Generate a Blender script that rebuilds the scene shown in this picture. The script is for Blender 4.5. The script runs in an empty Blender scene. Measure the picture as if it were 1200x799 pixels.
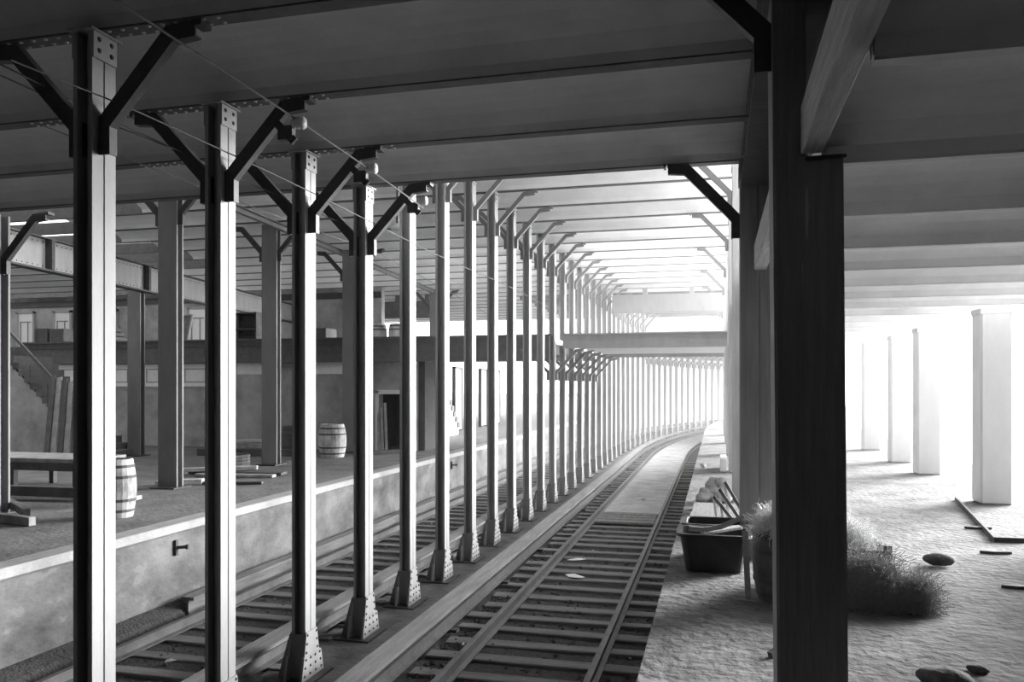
import bpy, math, random
from mathutils import Vector
random.seed(7)
PI = math.pi
S = bpy.context.scene
COL = S.collection

# ------------------------------------------------------------------ camera
YAW = math.radians(14.25)
cd = bpy.data.cameras.new('camera')
cam = bpy.data.objects.new('camera', cd)
COL.objects.link(cam)
cam.location = (0, 0, 1.9)
cam.rotation_euler = (PI / 2, 0, YAW)
cd.sensor_width = 36
cd.lens = 945 / 1200 * 36
cd.shift_y = 52.5 / 1200
cd.clip_start = 0.05
cd.clip_end = 500
S.camera = cam

# ------------------------------------------------------------------ light
SKY = 0.6
w = bpy.data.worlds.new('sky')
S.world = w
w.use_nodes = True
_nt = w.node_tree
bg = _nt.nodes['Background']
# a pale sky, brightest towards the sun's side, plus a lobe added to light the left
_tc = _nt.nodes.new('ShaderNodeTexCoord')
_dot = _nt.nodes.new('ShaderNodeVectorMath')
_dot.operation = 'DOT_PRODUCT'
_dot.inputs[1].default_value = (0.55, 0.72, 0.42)
_nt.links.new(_tc.outputs['Generated'], _dot.inputs[0])
_mr = _nt.nodes.new('ShaderNodeMapRange')
_mr.inputs['From Min'].default_value = -0.3
_mr.inputs['From Max'].default_value = 1.0
_mr.inputs['To Min'].default_value = 0.1
_mr.inputs['To Max'].default_value = 1.6
_nt.links.new(_dot.outputs['Value'], _mr.inputs['Value'])
_mul = _nt.nodes.new('ShaderNodeMath')
_mul.operation = 'MULTIPLY'
_mul.inputs[1].default_value = SKY
_pw = _nt.nodes.new('ShaderNodeMath')
_pw.operation = 'POWER'
_pw.inputs[1].default_value = 2.0
_nt.links.new(_mr.outputs[0], _pw.inputs[0])
_dl = _nt.nodes.new('ShaderNodeVectorMath')
_dl.operation = 'DOT_PRODUCT'
_dl.inputs[1].default_value = (-1.0, 0.1, 0.1)
_nt.links.new(_tc.outputs['Generated'], _dl.inputs[0])
_ml = _nt.nodes.new('ShaderNodeMapRange')
_ml.inputs['From Min'].default_value = 0.3
_ml.inputs['From Max'].default_value = 1.0
_ml.inputs['To Min'].default_value = 0.0
_ml.inputs['To Max'].default_value = 0.75
_nt.links.new(_dl.outputs['Value'], _ml.inputs['Value'])
_ad = _nt.nodes.new('ShaderNodeMath')
_ad.operation = 'ADD'
_nt.links.new(_pw.outputs[0], _ad.inputs[0])
_nt.links.new(_ml.outputs[0], _ad.inputs[1])
_nt.links.new(_ad.outputs[0], _mul.inputs[0])
_nt.links.new(_mul.outputs[0], bg.inputs[1])
bg.inputs[0].default_value = (1, 1, 1, 1)
sl = bpy.data.lights.new('sun', 'SUN')
sl.energy = 5.4
sl.angle = math.radians(30)
sun = bpy.data.objects.new('sun', sl)
COL.objects.link(sun)
SUN_EL, SUN_AZ = math.radians(11), math.radians(46)
sd = Vector((math.sin(SUN_AZ) * math.cos(SUN_EL), math.cos(SUN_AZ) * math.cos(SUN_EL), math.sin(SUN_EL)))
sun.rotation_euler = sd.to_track_quat('Z', 'Y').to_euler()
S.view_settings.view_transform = 'Standard'
S.view_settings.look = 'None'
S.view_settings.gamma = 1
S.view_settings.use_curve_mapping = False
S.view_settings.exposure = 2.4
S.cycles.max_bounces = 8
S.cycles.diffuse_bounces = 6
S.cycles.volume_bounces = 1
S.cycles.use_denoising = True


# ------------------------------------------------------------------ materials
def mat(name, c, rough=0.8, var=0.25, scale=6.0, bump=0.15, bscale=40.0, metal=0.0, stretch=(1, 1, 1), spots=None):
    m = bpy.data.materials.new(name)
    m.use_nodes = True
    nt = m.node_tree
    b = nt.nodes['Principled BSDF']
    b.inputs['Roughness'].default_value = rough
    b.inputs['Metallic'].default_value = metal
    tc = nt.nodes.new('ShaderNodeTexCoord')
    mp = nt.nodes.new('ShaderNodeMapping')
    mp.inputs['Scale'].default_value = stretch
    nt.links.new(tc.outputs['Object'], mp.inputs['Vector'])
    n = nt.nodes.new('ShaderNodeTexNoise')
    n.inputs['Scale'].default_value = scale
    n.inputs['Detail'].default_value = 6
    n.inputs['Roughness'].default_value = 0.65
    nt.links.new(mp.outputs[0], n.inputs['Vector'])
    r = nt.nodes.new('ShaderNodeValToRGB')
    lo, hi = c * (1 - var), min(1, c * (1 + var))
    r.color_ramp.elements[0].position = 0.3
    r.color_ramp.elements[1].position = 0.7
    r.color_ramp.elements[0].color = (lo, lo, lo, 1)
    r.color_ramp.elements[1].color = (hi, hi, hi, 1)
    nt.links.new(n.outputs['Fac'], r.inputs[0])
    out = r.outputs[0]
    if spots:
        sc, thr, sv = spots
        n3 = nt.nodes.new('ShaderNodeTexNoise')
        n3.inputs['Scale'].default_value = sc
        n3.inputs['Detail'].default_value = 3
        nt.links.new(mp.outputs[0], n3.inputs['Vector'])
        r3 = nt.nodes.new('ShaderNodeValToRGB')
        r3.color_ramp.elements[0].position = thr
        r3.color_ramp.elements[1].position = thr + 0.04
        nt.links.new(n3.outputs['Fac'], r3.inputs[0])
        mx = nt.nodes.new('ShaderNodeMixRGB')
        mx.inputs[2].default_value = (sv, sv, sv, 1)
        nt.links.new(r3.outputs[0], mx.inputs[0])
        nt.links.new(out, mx.inputs[1])
        out = mx.outputs[0]
    nt.links.new(out, b.inputs['Base Color'])
    if bump:
        n2 = nt.nodes.new('ShaderNodeTexNoise')
        n2.inputs['Scale'].default_value = bscale
        n2.inputs['Detail'].default_value = 5
        nt.links.new(mp.outputs[0], n2.inputs['Vector'])
        bp = nt.nodes.new('ShaderNodeBump')
        bp.inputs['Strength'].default_value = bump
        bp.inputs['Distance'].default_value = 0.03
        nt.links.new(n2.outputs['Fac'], bp.inputs['Height'])
        nt.links.new(bp.outputs[0], b.inputs['Normal'])
    return m


STEEL = mat('grey_painted_steel', 0.34, 0.65, 0.12, 5, 0.06, 60, stretch=(1, 1, 0.3))
STEELG = mat('darker_grey_steel', 0.2, 0.65, 0.15, 5, 0.06, 60, stretch=(1, 1, 0.3))
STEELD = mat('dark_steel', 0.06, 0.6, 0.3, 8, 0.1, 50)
RIVET = mat('rivet_steel', 0.06, 0.6, 0.2, 9, 0)
RIVETL = mat('pale_rivet_steel', 0.7, 0.5, 0.2, 9, 0)  # rivet heads paler than the beam
BEAM = mat('beam_steel', 0.11, 0.65, 0.25, 6, 0.1, 50)
PILLAR = mat('brown_painted_pillar', 0.27, 0.6, 0.2, 4, 0.08, 30, stretch=(9, 9, 0.5), spots=(2.6, 0.69, 0.5))
PILLARL = mat('light_paled_pillar', 0.45, 0.65, 0.15, 4, 0.06, 30, stretch=(6, 6, 0.4))  # paler colour stands in for haze and light on the far pillars
PILLARW = mat('whitewashed_pillar', 0.7, 0.7, 0.05, 4, 0.06, 30, stretch=(1, 1, 0.4))
PILLARG = mat('grey_pillar', 0.3, 0.65, 0.15, 4, 0.08, 30, stretch=(6, 6, 0.4))
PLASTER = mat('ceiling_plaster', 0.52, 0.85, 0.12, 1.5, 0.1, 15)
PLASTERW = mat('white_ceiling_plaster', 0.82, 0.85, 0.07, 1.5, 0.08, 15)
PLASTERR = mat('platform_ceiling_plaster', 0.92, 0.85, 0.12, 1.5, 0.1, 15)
WHITE = mat('whitewash', 0.78, 0.8, 0.06, 3, 0.05, 30)
WALLG = mat('stained_wall', 0.36, 0.85, 0.45, 0.9, 0.15, 20)
EDGE = mat('platform_wall_concrete', 0.15, 0.85, 0.65, 1.1, 0.3, 14, stretch=(1, 1, 1.6), spots=(2.2, 0.62, 0.21))
COPING = mat('coping_stone', 0.34, 0.8, 0.15, 6, 0.2, 40)
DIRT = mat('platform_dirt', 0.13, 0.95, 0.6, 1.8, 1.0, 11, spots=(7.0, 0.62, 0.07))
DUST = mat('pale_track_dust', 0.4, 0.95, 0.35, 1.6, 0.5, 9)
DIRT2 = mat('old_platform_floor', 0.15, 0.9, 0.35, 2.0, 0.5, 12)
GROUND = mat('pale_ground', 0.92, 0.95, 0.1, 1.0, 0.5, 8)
BALLAST = mat('ballast_gravel', 0.05, 0.95, 0.5, 14, 1.0, 30)
STONE = mat('gravel_stone', 0.08, 0.9, 0.6, 9, 0.3, 40)
TIE = mat('timber_tie', 0.17, 0.85, 0.35, 5, 0.4, 20, stretch=(0.5, 6, 6))
RAIL = mat('rusty_rail', 0.1, 0.55, 0.3, 6, 0.1, 60)
BOARD = mat('weathered_board', 0.17, 0.85, 0.3, 4, 0.3, 25, stretch=(5, 0.4, 5))
WOOD = mat('rough_wood', 0.34, 0.85, 0.35, 4, 0.3, 25, stretch=(1, 1, 1))
WOODD = mat('dark_wood', 0.10, 0.8, 0.35, 5, 0.25, 30)
WOODL = mat('light_timber', 0.55, 0.8, 0.25, 5, 0.25, 25, stretch=(6, 0.5, 6))
CURB = mat('track_curb_concrete', 0.09, 0.9, 0.4, 3, 0.4, 16)
BLACK = mat('black_tub', 0.03, 0.5, 0.3, 5, 0.1, 30)
STRAW = mat('pale_straw', 0.75, 0.9, 0.3, 30, 0)
STRAWD = mat('dark_straw', 0.32, 0.9, 0.3, 30, 0)  # darker tone for the spilled straw
BARREL = mat('barrel_wood', 0.42, 0.85, 0.55, 5, 0.2, 20, stretch=(1, 1, 0.6))
PORCELAIN = mat('white_porcelain', 0.75, 0.25, 0.05, 5, 0)
WIRE = mat('wire_metal', 0.1, 0.5, 0.1, 5, 0)
DARKROOM = mat('dark_enclosure', 0.04, 0.95, 0.3, 3, 0.2, 20)  # kept dark so the added walls bounce little light
TILE = mat('white_tile', 0.85, 0.35, 0.06, 10, 0.02, 40)
TILEB = mat('tile_border', 0.22, 0.5, 0.2, 10, 0)


# ------------------------------------------------------------------ mesh builder
class MB:
    def __init__(s):
        s.v, s.f, s.m = [], [], []

    def add(s, vs, fs, mi=0):
        o = len(s.v)
        s.v += [tuple(v) for v in vs]
        s.f += [tuple(i + o for i in f) for f in fs]
        s.m += [mi] * len(fs)
        return s

    def hexa(s, p, mi=0):
        return s.add(p, [(0, 3, 2, 1), (4, 5, 6, 7), (0, 1, 5, 4), (1, 2, 6, 5), (2, 3, 7, 6), (3, 0, 4, 7)], mi)

    def box(s, x0, y0, z0, x1, y1, z1, mi=0):
        return s.hexa([(x0, y0, z0), (x1, y0, z0), (x1, y1, z0), (x0, y1, z0), (x0, y0, z1), (x1, y0, z1), (x1, y1, z1), (x0, y1, z1)], mi)

    def bar(s, a, b, wd, ht, mi=0, up=(0, 0, 1)):
        """rectangular bar from a to b, wd across, ht along up"""
        a, b = Vector(a), Vector(b)
        d = (b - a).normalized()
        u = Vector(up)
        r = d.cross(u)
        if r.length < 1e-4:
            r = Vector((1, 0, 0))
        r.normalize()
        u = r.cross(d).normalized()
        r, u = r * wd / 2, u * ht / 2
        return s.hexa([a - r - u, a + r - u, b + r - u, b - r - u, a - r + u, a + r + u, b + r + u, b - r + u], mi)

    def prism(s, poly, axis, a, b, mi=0):
        """poly of 2D points extruded along axis; (u,v) = the two other axes in x,y,z order"""
        n = len(poly)

        def P(u, v, t):
            return {'x': (t, u, v), 'y': (u, t, v), 'z': (u, v, t)}[axis]
        vs = [P(u, v, a) for u, v in poly] + [P(u, v, b) for u, v in poly]
        fs = [tuple(range(n - 1, -1, -1)), tuple(range(n, 2 * n))]
        fs += [(i, (i + 1) % n, n + (i + 1) % n, n + i) for i in range(n)]
        return s.add(vs, fs, mi)

    def tube(s, pts, r, n=6, mi=0):
        pts = [Vector(p) for p in pts]
        vs = []
        for i, p in enumerate(pts):
            d = (pts[min(i + 1, len(pts) - 1)] - pts[max(i - 1, 0)]).normalized()
            q = Vector((0, 0, 1)) if abs(d.z) < 0.9 else Vector((1, 0, 0))
            a = d.cross(q).normalized()
            b = d.cross(a)
            rr = r[i] if isinstance(r, (list, tuple)) else r
            vs += [p + (a * math.cos(2 * PI * k / n) + b * math.sin(2 * PI * k / n)) * rr for k in range(n)]
        fs = []
        for i in range(len(pts) - 1):
            fs += [(i * n + k, i * n + (k + 1) % n, (i + 1) * n + (k + 1) % n, (i + 1) * n + k) for k in range(n)]
        fs += [tuple(range(n - 1, -1, -1)), tuple(range((len(pts) - 1) * n, len(pts) * n))]
        return s.add(vs, fs, mi)

    def lathe(s, prof, n=20, c=(0, 0, 0), mi=0, close=True):
        vs, fs = [], []
        for r, z in prof:
            vs += [(c[0] + r * math.cos(2 * PI * k / n), c[1] + r * math.sin(2 * PI * k / n), c[2] + z) for k in range(n)]
        for i in range(len(prof) - 1):
            fs += [(i * n + k, i * n + (k + 1) % n, (i + 1) * n + (k + 1) % n, (i + 1) * n + k) for k in range(n)]
        if close:
            fs += [tuple(range(n - 1, -1, -1)), tuple(range((len(prof) - 1) * n, len(prof) * n))]
        return s.add(vs, fs, mi)

    def dome(s, c, nrm, r, mi=0):
        """rivet head"""
        c, d = Vector(c), Vector(nrm).normalized()
        q = Vector((0, 0, 1)) if abs(d.z) < 0.9 else Vector((1, 0, 0))
        a = d.cross(q).normalized()
        b = d.cross(a)
        n = 6
        vs = [c + (a * math.cos(2 * PI * k / n) + b * math.sin(2 * PI * k / n)) * r for k in range(n)]
        vs += [c + (a * math.cos(2 * PI * k / n) + b * math.sin(2 * PI * k / n)) * r * .6 + d * r * .5 for k in range(n)]
        fs = [(k, (k + 1) % n, n + (k + 1) % n, n + k) for k in range(n)] + [tuple(range(n, 2 * n))]
        return s.add(vs, fs, mi)

    def blob(s, c, rx, ry, rz, seed=0, rough=0.2, nu=12, nv=8, mi=0):
        rnd = random.Random(seed)
        vs, fs = [], []
        ph = [rnd.uniform(0, 6.28) for _ in range(8)]
        for j in range(nv + 1):
            t = PI * j / nv
            for i in range(nu):
                p = 2 * PI * i / nu
                k = 1 + rough * (math.sin(3 * p + ph[0] + 2 * t) * .5 + math.sin(5 * p - 3 * t + ph[1]) * .35 + math.sin(4 * t + ph[2] + p) * .4)
                if j in (0, nv):
                    k = 1
                vs.append((c[0] + rx * k * math.sin(t) * math.cos(p), c[1] + ry * k * math.sin(t) * math.sin(p), c[2] + rz * k * math.cos(t)))
        for j in range(nv):
            for i in range(nu):
                fs.append((j * nu + i, (j + 1) * nu + i, (j + 1) * nu + (i + 1) % nu, j * nu + (i + 1) % nu))
        return s.add(vs, fs, mi)

    def build(s, name, m, parent=None, bevel=0, smooth=False):
        me = bpy.data.meshes.new(name)
        me.from_pydata(s.v, [], s.f)
        ms = m if isinstance(m, (list, tuple)) else [m]
        for q in ms:
            me.materials.append(q)
        me.polygons.foreach_set('material_index', s.m)
        if smooth:
            me.polygons.foreach_set('use_smooth', [True] * len(me.polygons))
        me.update()
        o = bpy.data.objects.new(name, me)
        COL.objects.link(o)
        if parent:
            o.parent = parent
        if bevel:
            b = o.modifiers.new('bevel', 'BEVEL')
            b.width = bevel
            b.segments = 1
            b.limit_method = 'ANGLE'
            b.harden_normals = False
        return o


def tag(o, label, cat, group=None, kind=None):
    o['label'] = label
    o['category'] = cat
    if group:
        o['group'] = group
    if kind:
        o['kind'] = kind
    return o


def struct(o, label=None):
    o['kind'] = 'structure'
    if label:
        o['label'] = label
    return o


def empty(name, loc=(0, 0, 0), rz=0):
    o = bpy.data.objects.new(name, None)
    o.empty_display_size = 0.2
    COL.objects.link(o)
    o.location = loc
    o.rotation_euler = (0, 0, rz)
    return o


def dup(root, loc, rz=0):
    r = root.copy()
    COL.objects.link(r)
    r.location = loc
    r.rotation_euler = (0, 0, rz)
    for ch in list(root.children):
        c = ch.copy()
        COL.objects.link(c)
        c.parent = r
        for g in list(ch.children):
            q = g.copy()
            COL.objects.link(q)
            q.parent = c
    return r


ONES = 'first second third fourth fifth sixth seventh eighth ninth tenth eleventh twelfth thirteenth fourteenth fifteenth sixteenth seventeenth eighteenth nineteenth'.split()
TENS = {2: 'twent', 3: 'thirt', 4: 'fort', 5: 'fift', 6: 'sixt', 7: 'sevent'}


def nth(n):
    if n < 20:
        return ONES[n - 1]
    t, u = divmod(n, 10)
    return TENS[t] + 'ieth' if u == 0 else TENS[t] + 'y-' + ONES[u - 1]


# ------------------------------------------------------------------ the line of the tracks: straight, then bending right
Y0, R0, XB = 35.0, 95.0, -4.36
XC = R0 + XB


def path(X, s):
    """point at lateral X, distance s along the line; also the heading"""
    if s <= Y0:
        return X, s, 0.0
    th = (s - Y0) / R0
    r = XC - X
    return XC - r * math.cos(th), Y0 + r * math.sin(th), -th


def sweep(mb, prof, ss, mi=0, close=True):
    """profile of (X, z) points run along the line"""
    n = len(prof)
    vs = []
    for s in ss:
        for X, z in prof:
            x, y, _ = path(X, s)
            vs.append((x, y, z))
    fs = []
    for i in range(len(ss) - 1):
        for k in range(n if close else n - 1):
            fs.append((i * n + k, i * n + (k + 1) % n, (i + 1) * n + (k + 1) % n, (i + 1) * n + k))
    if close:
        fs += [tuple(range(n - 1, -1, -1)), tuple(range((len(ss) - 1) * n, len(ss) * n))]
    return mb.add(vs, fs, mi)


def run(a, b):
    """stations: long straight, short steps on the bend"""
    out = [a]
    s = a
    while s < b - 1e-6:
        step = 2.0
        s = min(b, s + step)
        out.append(s)
    return out


BAY = 1.524
BENT0 = 4.91


def bent(n):
    return BENT0 + BAY * (n - 1)


ZL, ZH, ZR, ZF = 4.43, 5.77, 3.14, 4.03     # undersides of beams: near, high, platform, far tunnel
HIGH_END = bent(28)

# ================================================================== THE SETTING
# track bed
mb = MB()
prof = [(-7.3, -1.02), (-7.0, -1.12), (-6.9, -1.27), (-5.0, -1.28), (-4.6, -1.32), (-3.6, -1.3), (-3.0, -1.28), (-1.0, -1.29), (-0.4, -1.3)]
sweep(mb, prof, run(-6, 105), close=False)
struct(mb.build('floor', BALLAST))
# curb the columns stand on
mb = MB()
sweep(mb, [(-4.84, -1.5), (-3.86, -1.5), (-3.86, -1.27), (-4.84, -1.27)], run(-6, 105))
struct(mb.build('trim_1', CURB), 'concrete curb under the row of columns between the tracks')
# right platform
mb = MB()
sweep(mb, [(-0.44, -1.5), (6.0, -1.5), (6.0, 0), (-0.5, 0), (-0.5, -0.16), (-0.44, -0.18)], run(-6, 105))
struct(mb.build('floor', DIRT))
# bright open ground beyond the platform
mb = MB()
mb.box(5.9, 9, -1.5, 140, 200, -0.03)
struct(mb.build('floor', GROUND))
# left platform
mb = MB()
mb.box(-26, -6, -1.5, -7.28, 110, -0.005)
struct(mb.build('floor', [DIRT2]))
mb = MB()
mb.box(-7.29, -6, -1.5, -7.22, 110, -0.12)
struct(mb.build('wall_left', EDGE), 'stained concrete wall of the left platform edge')
mb = MB()
mb.box(-7.5, -6, -0.12, -7.16, 110, 0.005)
struct(mb.build('trim_2', COPING, bevel=0.02), 'pale coping along the left platform edge')
mb = MB()
mb.box(-140, 8, -1.5, -26, 200, -0.03)
struct(mb.build('floor', DIRT2))

mb = MB()
sweep(mb, [(-7.9, -1.5), (-7.6, -1.5), (-7.6, 4.2), (-7.9, 4.2)], run(47.5, 105))
struct(mb.build('wall_left', WHITE), 'whitewashed wall of the far curved tunnel')
# unseen dark walls added behind and beside the camera to block light
mb = MB()
mb.box(-11.5, -6.3, -1.5, 5.2, -6, 4.9)
struct(mb.build('wall_back', DARKROOM))
mb = MB()
mb.box(4.75, -6, -1.5, 5.05, 8.6, 4.9)
mb.box(4.75, 8.6, -1.5, 5.05, 11.5, 1.3)  # low stretch shaped to let light reach the platform ceiling
struct(mb.build('added_wall_right', DARKROOM))
mb = MB()
mb.box(-11.7, -6, -1.5, -11.4, 8.5, 4.9)
mb.box(-26.3, 8.2, -1.5, -11.7, 8.5, 6.4)
struct(mb.build('wall_left', DARKROOM))
mb = MB()
mb.box(0.62, -6, 3.5, 0.75, 9.4, 4.9)  # unseen wall added to keep the near bays dark
struct(mb.build('added_wall_right', DARKROOM))


def vault(mb, ya, yb, z, rise, xa, xb, fl=0.07, steps=8, curved=False, mi=0):
    """one shallow concrete arch between two beams"""
    ys = [ya + fl, ya + fl + 0.03]
    zs = [z + 0.015, z + 0.09]
    for i in range(1, steps):
        t = i / steps
        ys.append(ya + fl + 0.03 + (yb - ya - 2 * fl - 0.06) * t)
        zs.append(z + 0.09 + rise * (1 - (2 * t - 1) ** 2) ** 0.7)
    ys += [yb - fl - 0.03, yb - fl]
    zs += [z + 0.09, z + 0.015]
    vs, fs = [], []
    nx = 2
    for y, zz in zip(ys, zs):
        for X in (xa, xb):
            if curved:
                x, yy, _ = path(X, y)
                vs.append((x, yy, zz))
            else:
                vs.append((X, y, zz))
    n = len(ys)
    for i in range(n - 1):
        fs.append((2 * i, 2 * i + 1, 2 * i + 3, 2 * i + 2))
    mb.add(vs, fs, mi)


# low ceiling over the near tracks
mb = MB()
for n in range(-6, 4):
    vault(mb, bent(n), bent(n + 1), ZL, 0.16, -26, 0.62)
mb.box(-26, -6.3, ZL + 0.32, 0.75, bent(4), ZL + 0.5)
mb.box(-26, bent(4) - 0.06, ZL + 0.02, 0.62, bent(4) + 0.02, ZH + 0.6)
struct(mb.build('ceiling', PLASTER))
# high ceiling, with gaps added to let sky light in
mb = MB()
for n in range(4, 28):
    if n in (5, 6, 7):
        spans = [(-12.5, .72)]
    elif 8 <= n <= 12:
        spans = [(-32, -19.6), (-15.6, .72)]
    elif n == 16:
        spans = [(-19, .72)]
    elif n >= 20:
        spans = [(-32, -8.6)]
    else:
        spans = [(-32, .72)]
    for xa, xb in spans:
        vault(mb, bent(n), bent(n + 1), ZH, 0.16, xa, xb)
mb.box(-12, bent(4), ZH + 0.34, 0.8, bent(8), ZH + 0.5)
mb.box(-15.6, bent(8), ZH + 0.34, 0.8, bent(13), ZH + 0.5)
mb.box(-32, bent(8), ZH + 0.34, -19.6, bent(13), ZH + 0.5)
mb.box(-32, bent(4), ZH + 0.34, -12, bent(5), ZH + 0.5)
mb.box(-32, bent(13), ZH + 0.34, 0.8, bent(16), ZH + 0.5)
mb.box(-19, bent(16), ZH + 0.34, 0.8, bent(17), ZH + 0.5)
mb.box(-32, bent(17), ZH + 0.34, 0.8, bent(20), ZH + 0.5)
mb.box(-32, bent(20), ZH + 0.34, -8.6, HIGH_END, ZH + 0.5)
mb.box(-8.0, HIGH_END, ZF + 0.1, 1.6, HIGH_END + 0.1, ZH + 0.5)
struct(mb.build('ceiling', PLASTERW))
# far tunnel ceiling
mb = MB()
for n in range(28, 64):
    vault(mb, bent(n), bent(n + 1), ZF, 0.12, -8.0, 6.0, curved=True, steps=5)
sweep(mb, [(-8, ZF + .3), (6, ZF + .3), (6, ZF + .4), (-8, ZF + .4)], run(HIGH_END, 100))
struct(mb.build('ceiling', PLASTERW))
# platform ceiling
mb = MB()
RB = [3.35 + 1.5 * i for i in range(-6, 22)]
for a, b in zip(RB, RB[1:]):
    vault(mb, a, b, ZR, 0.13, 0.58, 4.6, fl=0.035)
mb.box(0.58, -6.3, ZR + 0.29, 4.75, RB[-1], ZR + 0.4)
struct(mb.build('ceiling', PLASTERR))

# ------------------------------------------------------------------ ceiling beams
def ibeam(name, xa, xb, y, z, wf=0.14, h=0.3, m=BEAM, rivets=None, curved=False):
    o = empty(name, (0, 0, 0))
    mb = MB()
    if curved:
        def P(X, dy, zz):
            x, yy, th = path(X, y)
            return (x - math.sin(th) * dy, yy + math.cos(th) * dy, zz)
    else:
        def P(X, dy, zz):
            return (X, y + dy, zz)
    h2 = wf / 2

    def bx(d0, d1, z0, z1, mbx):
        mbx.hexa([P(xa, d0, z0), P(xb, d0, z0), P(xb, d1, z0), P(xa, d1, z0), P(xa, d0, z1), P(xb, d0, z1), P(xb, d1, z1), P(xa, d1, z1)])
    bx(-h2, h2, z, z + 0.022, mb)
    mb.build('bottom_flange', m, o)
    mb = MB()
    bx(-0.008, 0.008, z + 0.022, z + h, mb)
    mb.build('web', m, o)
    if rivets:
        mb = MB()
        a, b = rivets
        x = a
        while x < b:
            for dy in (-0.04, 0.04):
                mb.dome((x, y + dy, z), (0, 0, -1), 0.017)
            x += 0.11
        mb.build('rivet_rows', RIVETL, o)
    return o


GB = 'steel beams across the ceiling'
for n in range(1, 5):
    o = ibeam('ceiling_beam', -26, 0.6, bent(n), ZL, rivets=(-6.4, -3.3) if n < 4 else None)
    tag(o, 'dark riveted steel beam crossing the low ceiling above the %s column of the track row' % nth(n), 'beam', GB)
for n in range(5, 29):
    y = bent(n)
    o = ibeam('ceiling_beam', -32, 0.7, y, ZH, wf=0.12)
    tag(o, 'thin steel beam crossing the high white ceiling above the %s column of the track row' % nth(n), 'beam', GB)
for n in range(29, 51):
    o = ibeam('ceiling_beam', -8, 6.0, bent(n), ZF, wf=0.1, h=0.2, curved=True)
    tag(o, 'steel beam of the far curved tunnel above the %s column of the track row' % nth(n), 'beam', GB)
k = 0
for y in RB:
    if y < 1.5:
        continue
    k += 1
    o = ibeam('platform_ceiling_beam', 0.58, 4.6, y, ZR, wf=0.07, h=0.26, m=WHITE)
    tag(o, 'white-edged beam of the right platform ceiling, %s from the camera' % nth(k), 'beam', 'beams of the right platform ceiling')

# ------------------------------------------------------------------ the columns
HX, HY = 0.08, 0.115
BASE = -1.27


def hsec(hx=HX, hy=HY):
    q = [(hx, -hy), (hx, -.008), (hx - .01, -.008), (hx - .01, .008), (hx, .008), (hx, hy), (hx - .034, hy), (hx - .034, hy - .02), (hx - .018, hy - .03), (hx - .018, .009),
         (-hx + .018, .009), (-hx + .018, hy - .03), (-hx + .034, hy - .02), (-hx + .034, hy), (-hx, hy), (-hx, .008), (-hx + .01, .008), (-hx + .01, -.008), (-hx, -.008), (-hx, -hy),
         (-hx + .034, -hy), (-hx + .034, -hy + .02), (-hx + .018, -hy + .03), (-hx + .018, -.009), (hx - .018, -.009), (hx - .018, -hy + .03), (hx - .034, -hy + .02), (hx - .034, -hy)]
    return q


def brace_mesh(sgn, top, scale=1.0, wd=0.115):
    """bent channel brace: upright foot, diagonal, level head; in the x-z plane"""
    a = HX + 0.03
    pts = [(a, -0.88), (a, -0.66), (a + 0.55, -0.07), (a + 0.76, -0.05)]
    mb = MB()
    # offset outlines
    def off(d):
        out = []
        for i, (x, z) in enumerate(pts):
            if i == 0:
                nx, nz = 1, 0
            elif i == len(pts) - 1:
                nx, nz = 0, -1
            else:
                ax, az = pts[i][0] - pts[i - 1][0], pts[i][1] - pts[i - 1][1]
                bx_, bz_ = pts[i + 1][0] - pts[i][0], pts[i + 1][1] - pts[i][1]
                la, lb = math.hypot(ax, az), math.hypot(bx_, bz_)
                ax, az, bx_, bz_ = ax / la, az / la, bx_ / lb, bz_ / lb
                tx, tz = ax + bx_, az + bz_
                l = math.hypot(tx, tz)
                tx, tz = tx / l, tz / l
                nx, nz = tz, -tx
                c = nx * az - nz * ax
                nx, nz = nx / c, nz / c
            out.append((x + nx * d, z + nz * d))
        return out
    up, lo = off(-wd * .45), off(wd * .55)
    lo2 = off(wd * .55 - .014)
    T = lambda p: (sgn * p[0] * scale, p[1] * scale + top)

    def strip(A, B, y0, y1):
        for i in range(len(A) - 1):
            q = [T(A[i]), T(A[i + 1]), T(B[i + 1]), T(B[i])]
            mb.hexa([(q[0][0], y0, q[0][1]), (q[1][0], y0, q[1][1]), (q[2][0], y0, q[2][1]), (q[3][0], y0, q[3][1]),
                     (q[0][0], y1, q[0][1]), (q[1][0], y1, q[1][1]), (q[2][0], y1, q[2][1]), (q[3][0], y1, q[3][1])])
    strip(up, lo, -0.055, -0.04)
    strip(lo2, lo, -0.04, 0.02)
    up2 = off(-wd * .45 + .014)
    strip(up, up2, -0.04, 0.02)
    e = T((a + 0.76, -0.05))
    mb.box(e[0] - .02, -.06, e[1] + .01, e[0] + sgn * .05, .06, e[1] + 0.05)
    return mb


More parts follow.
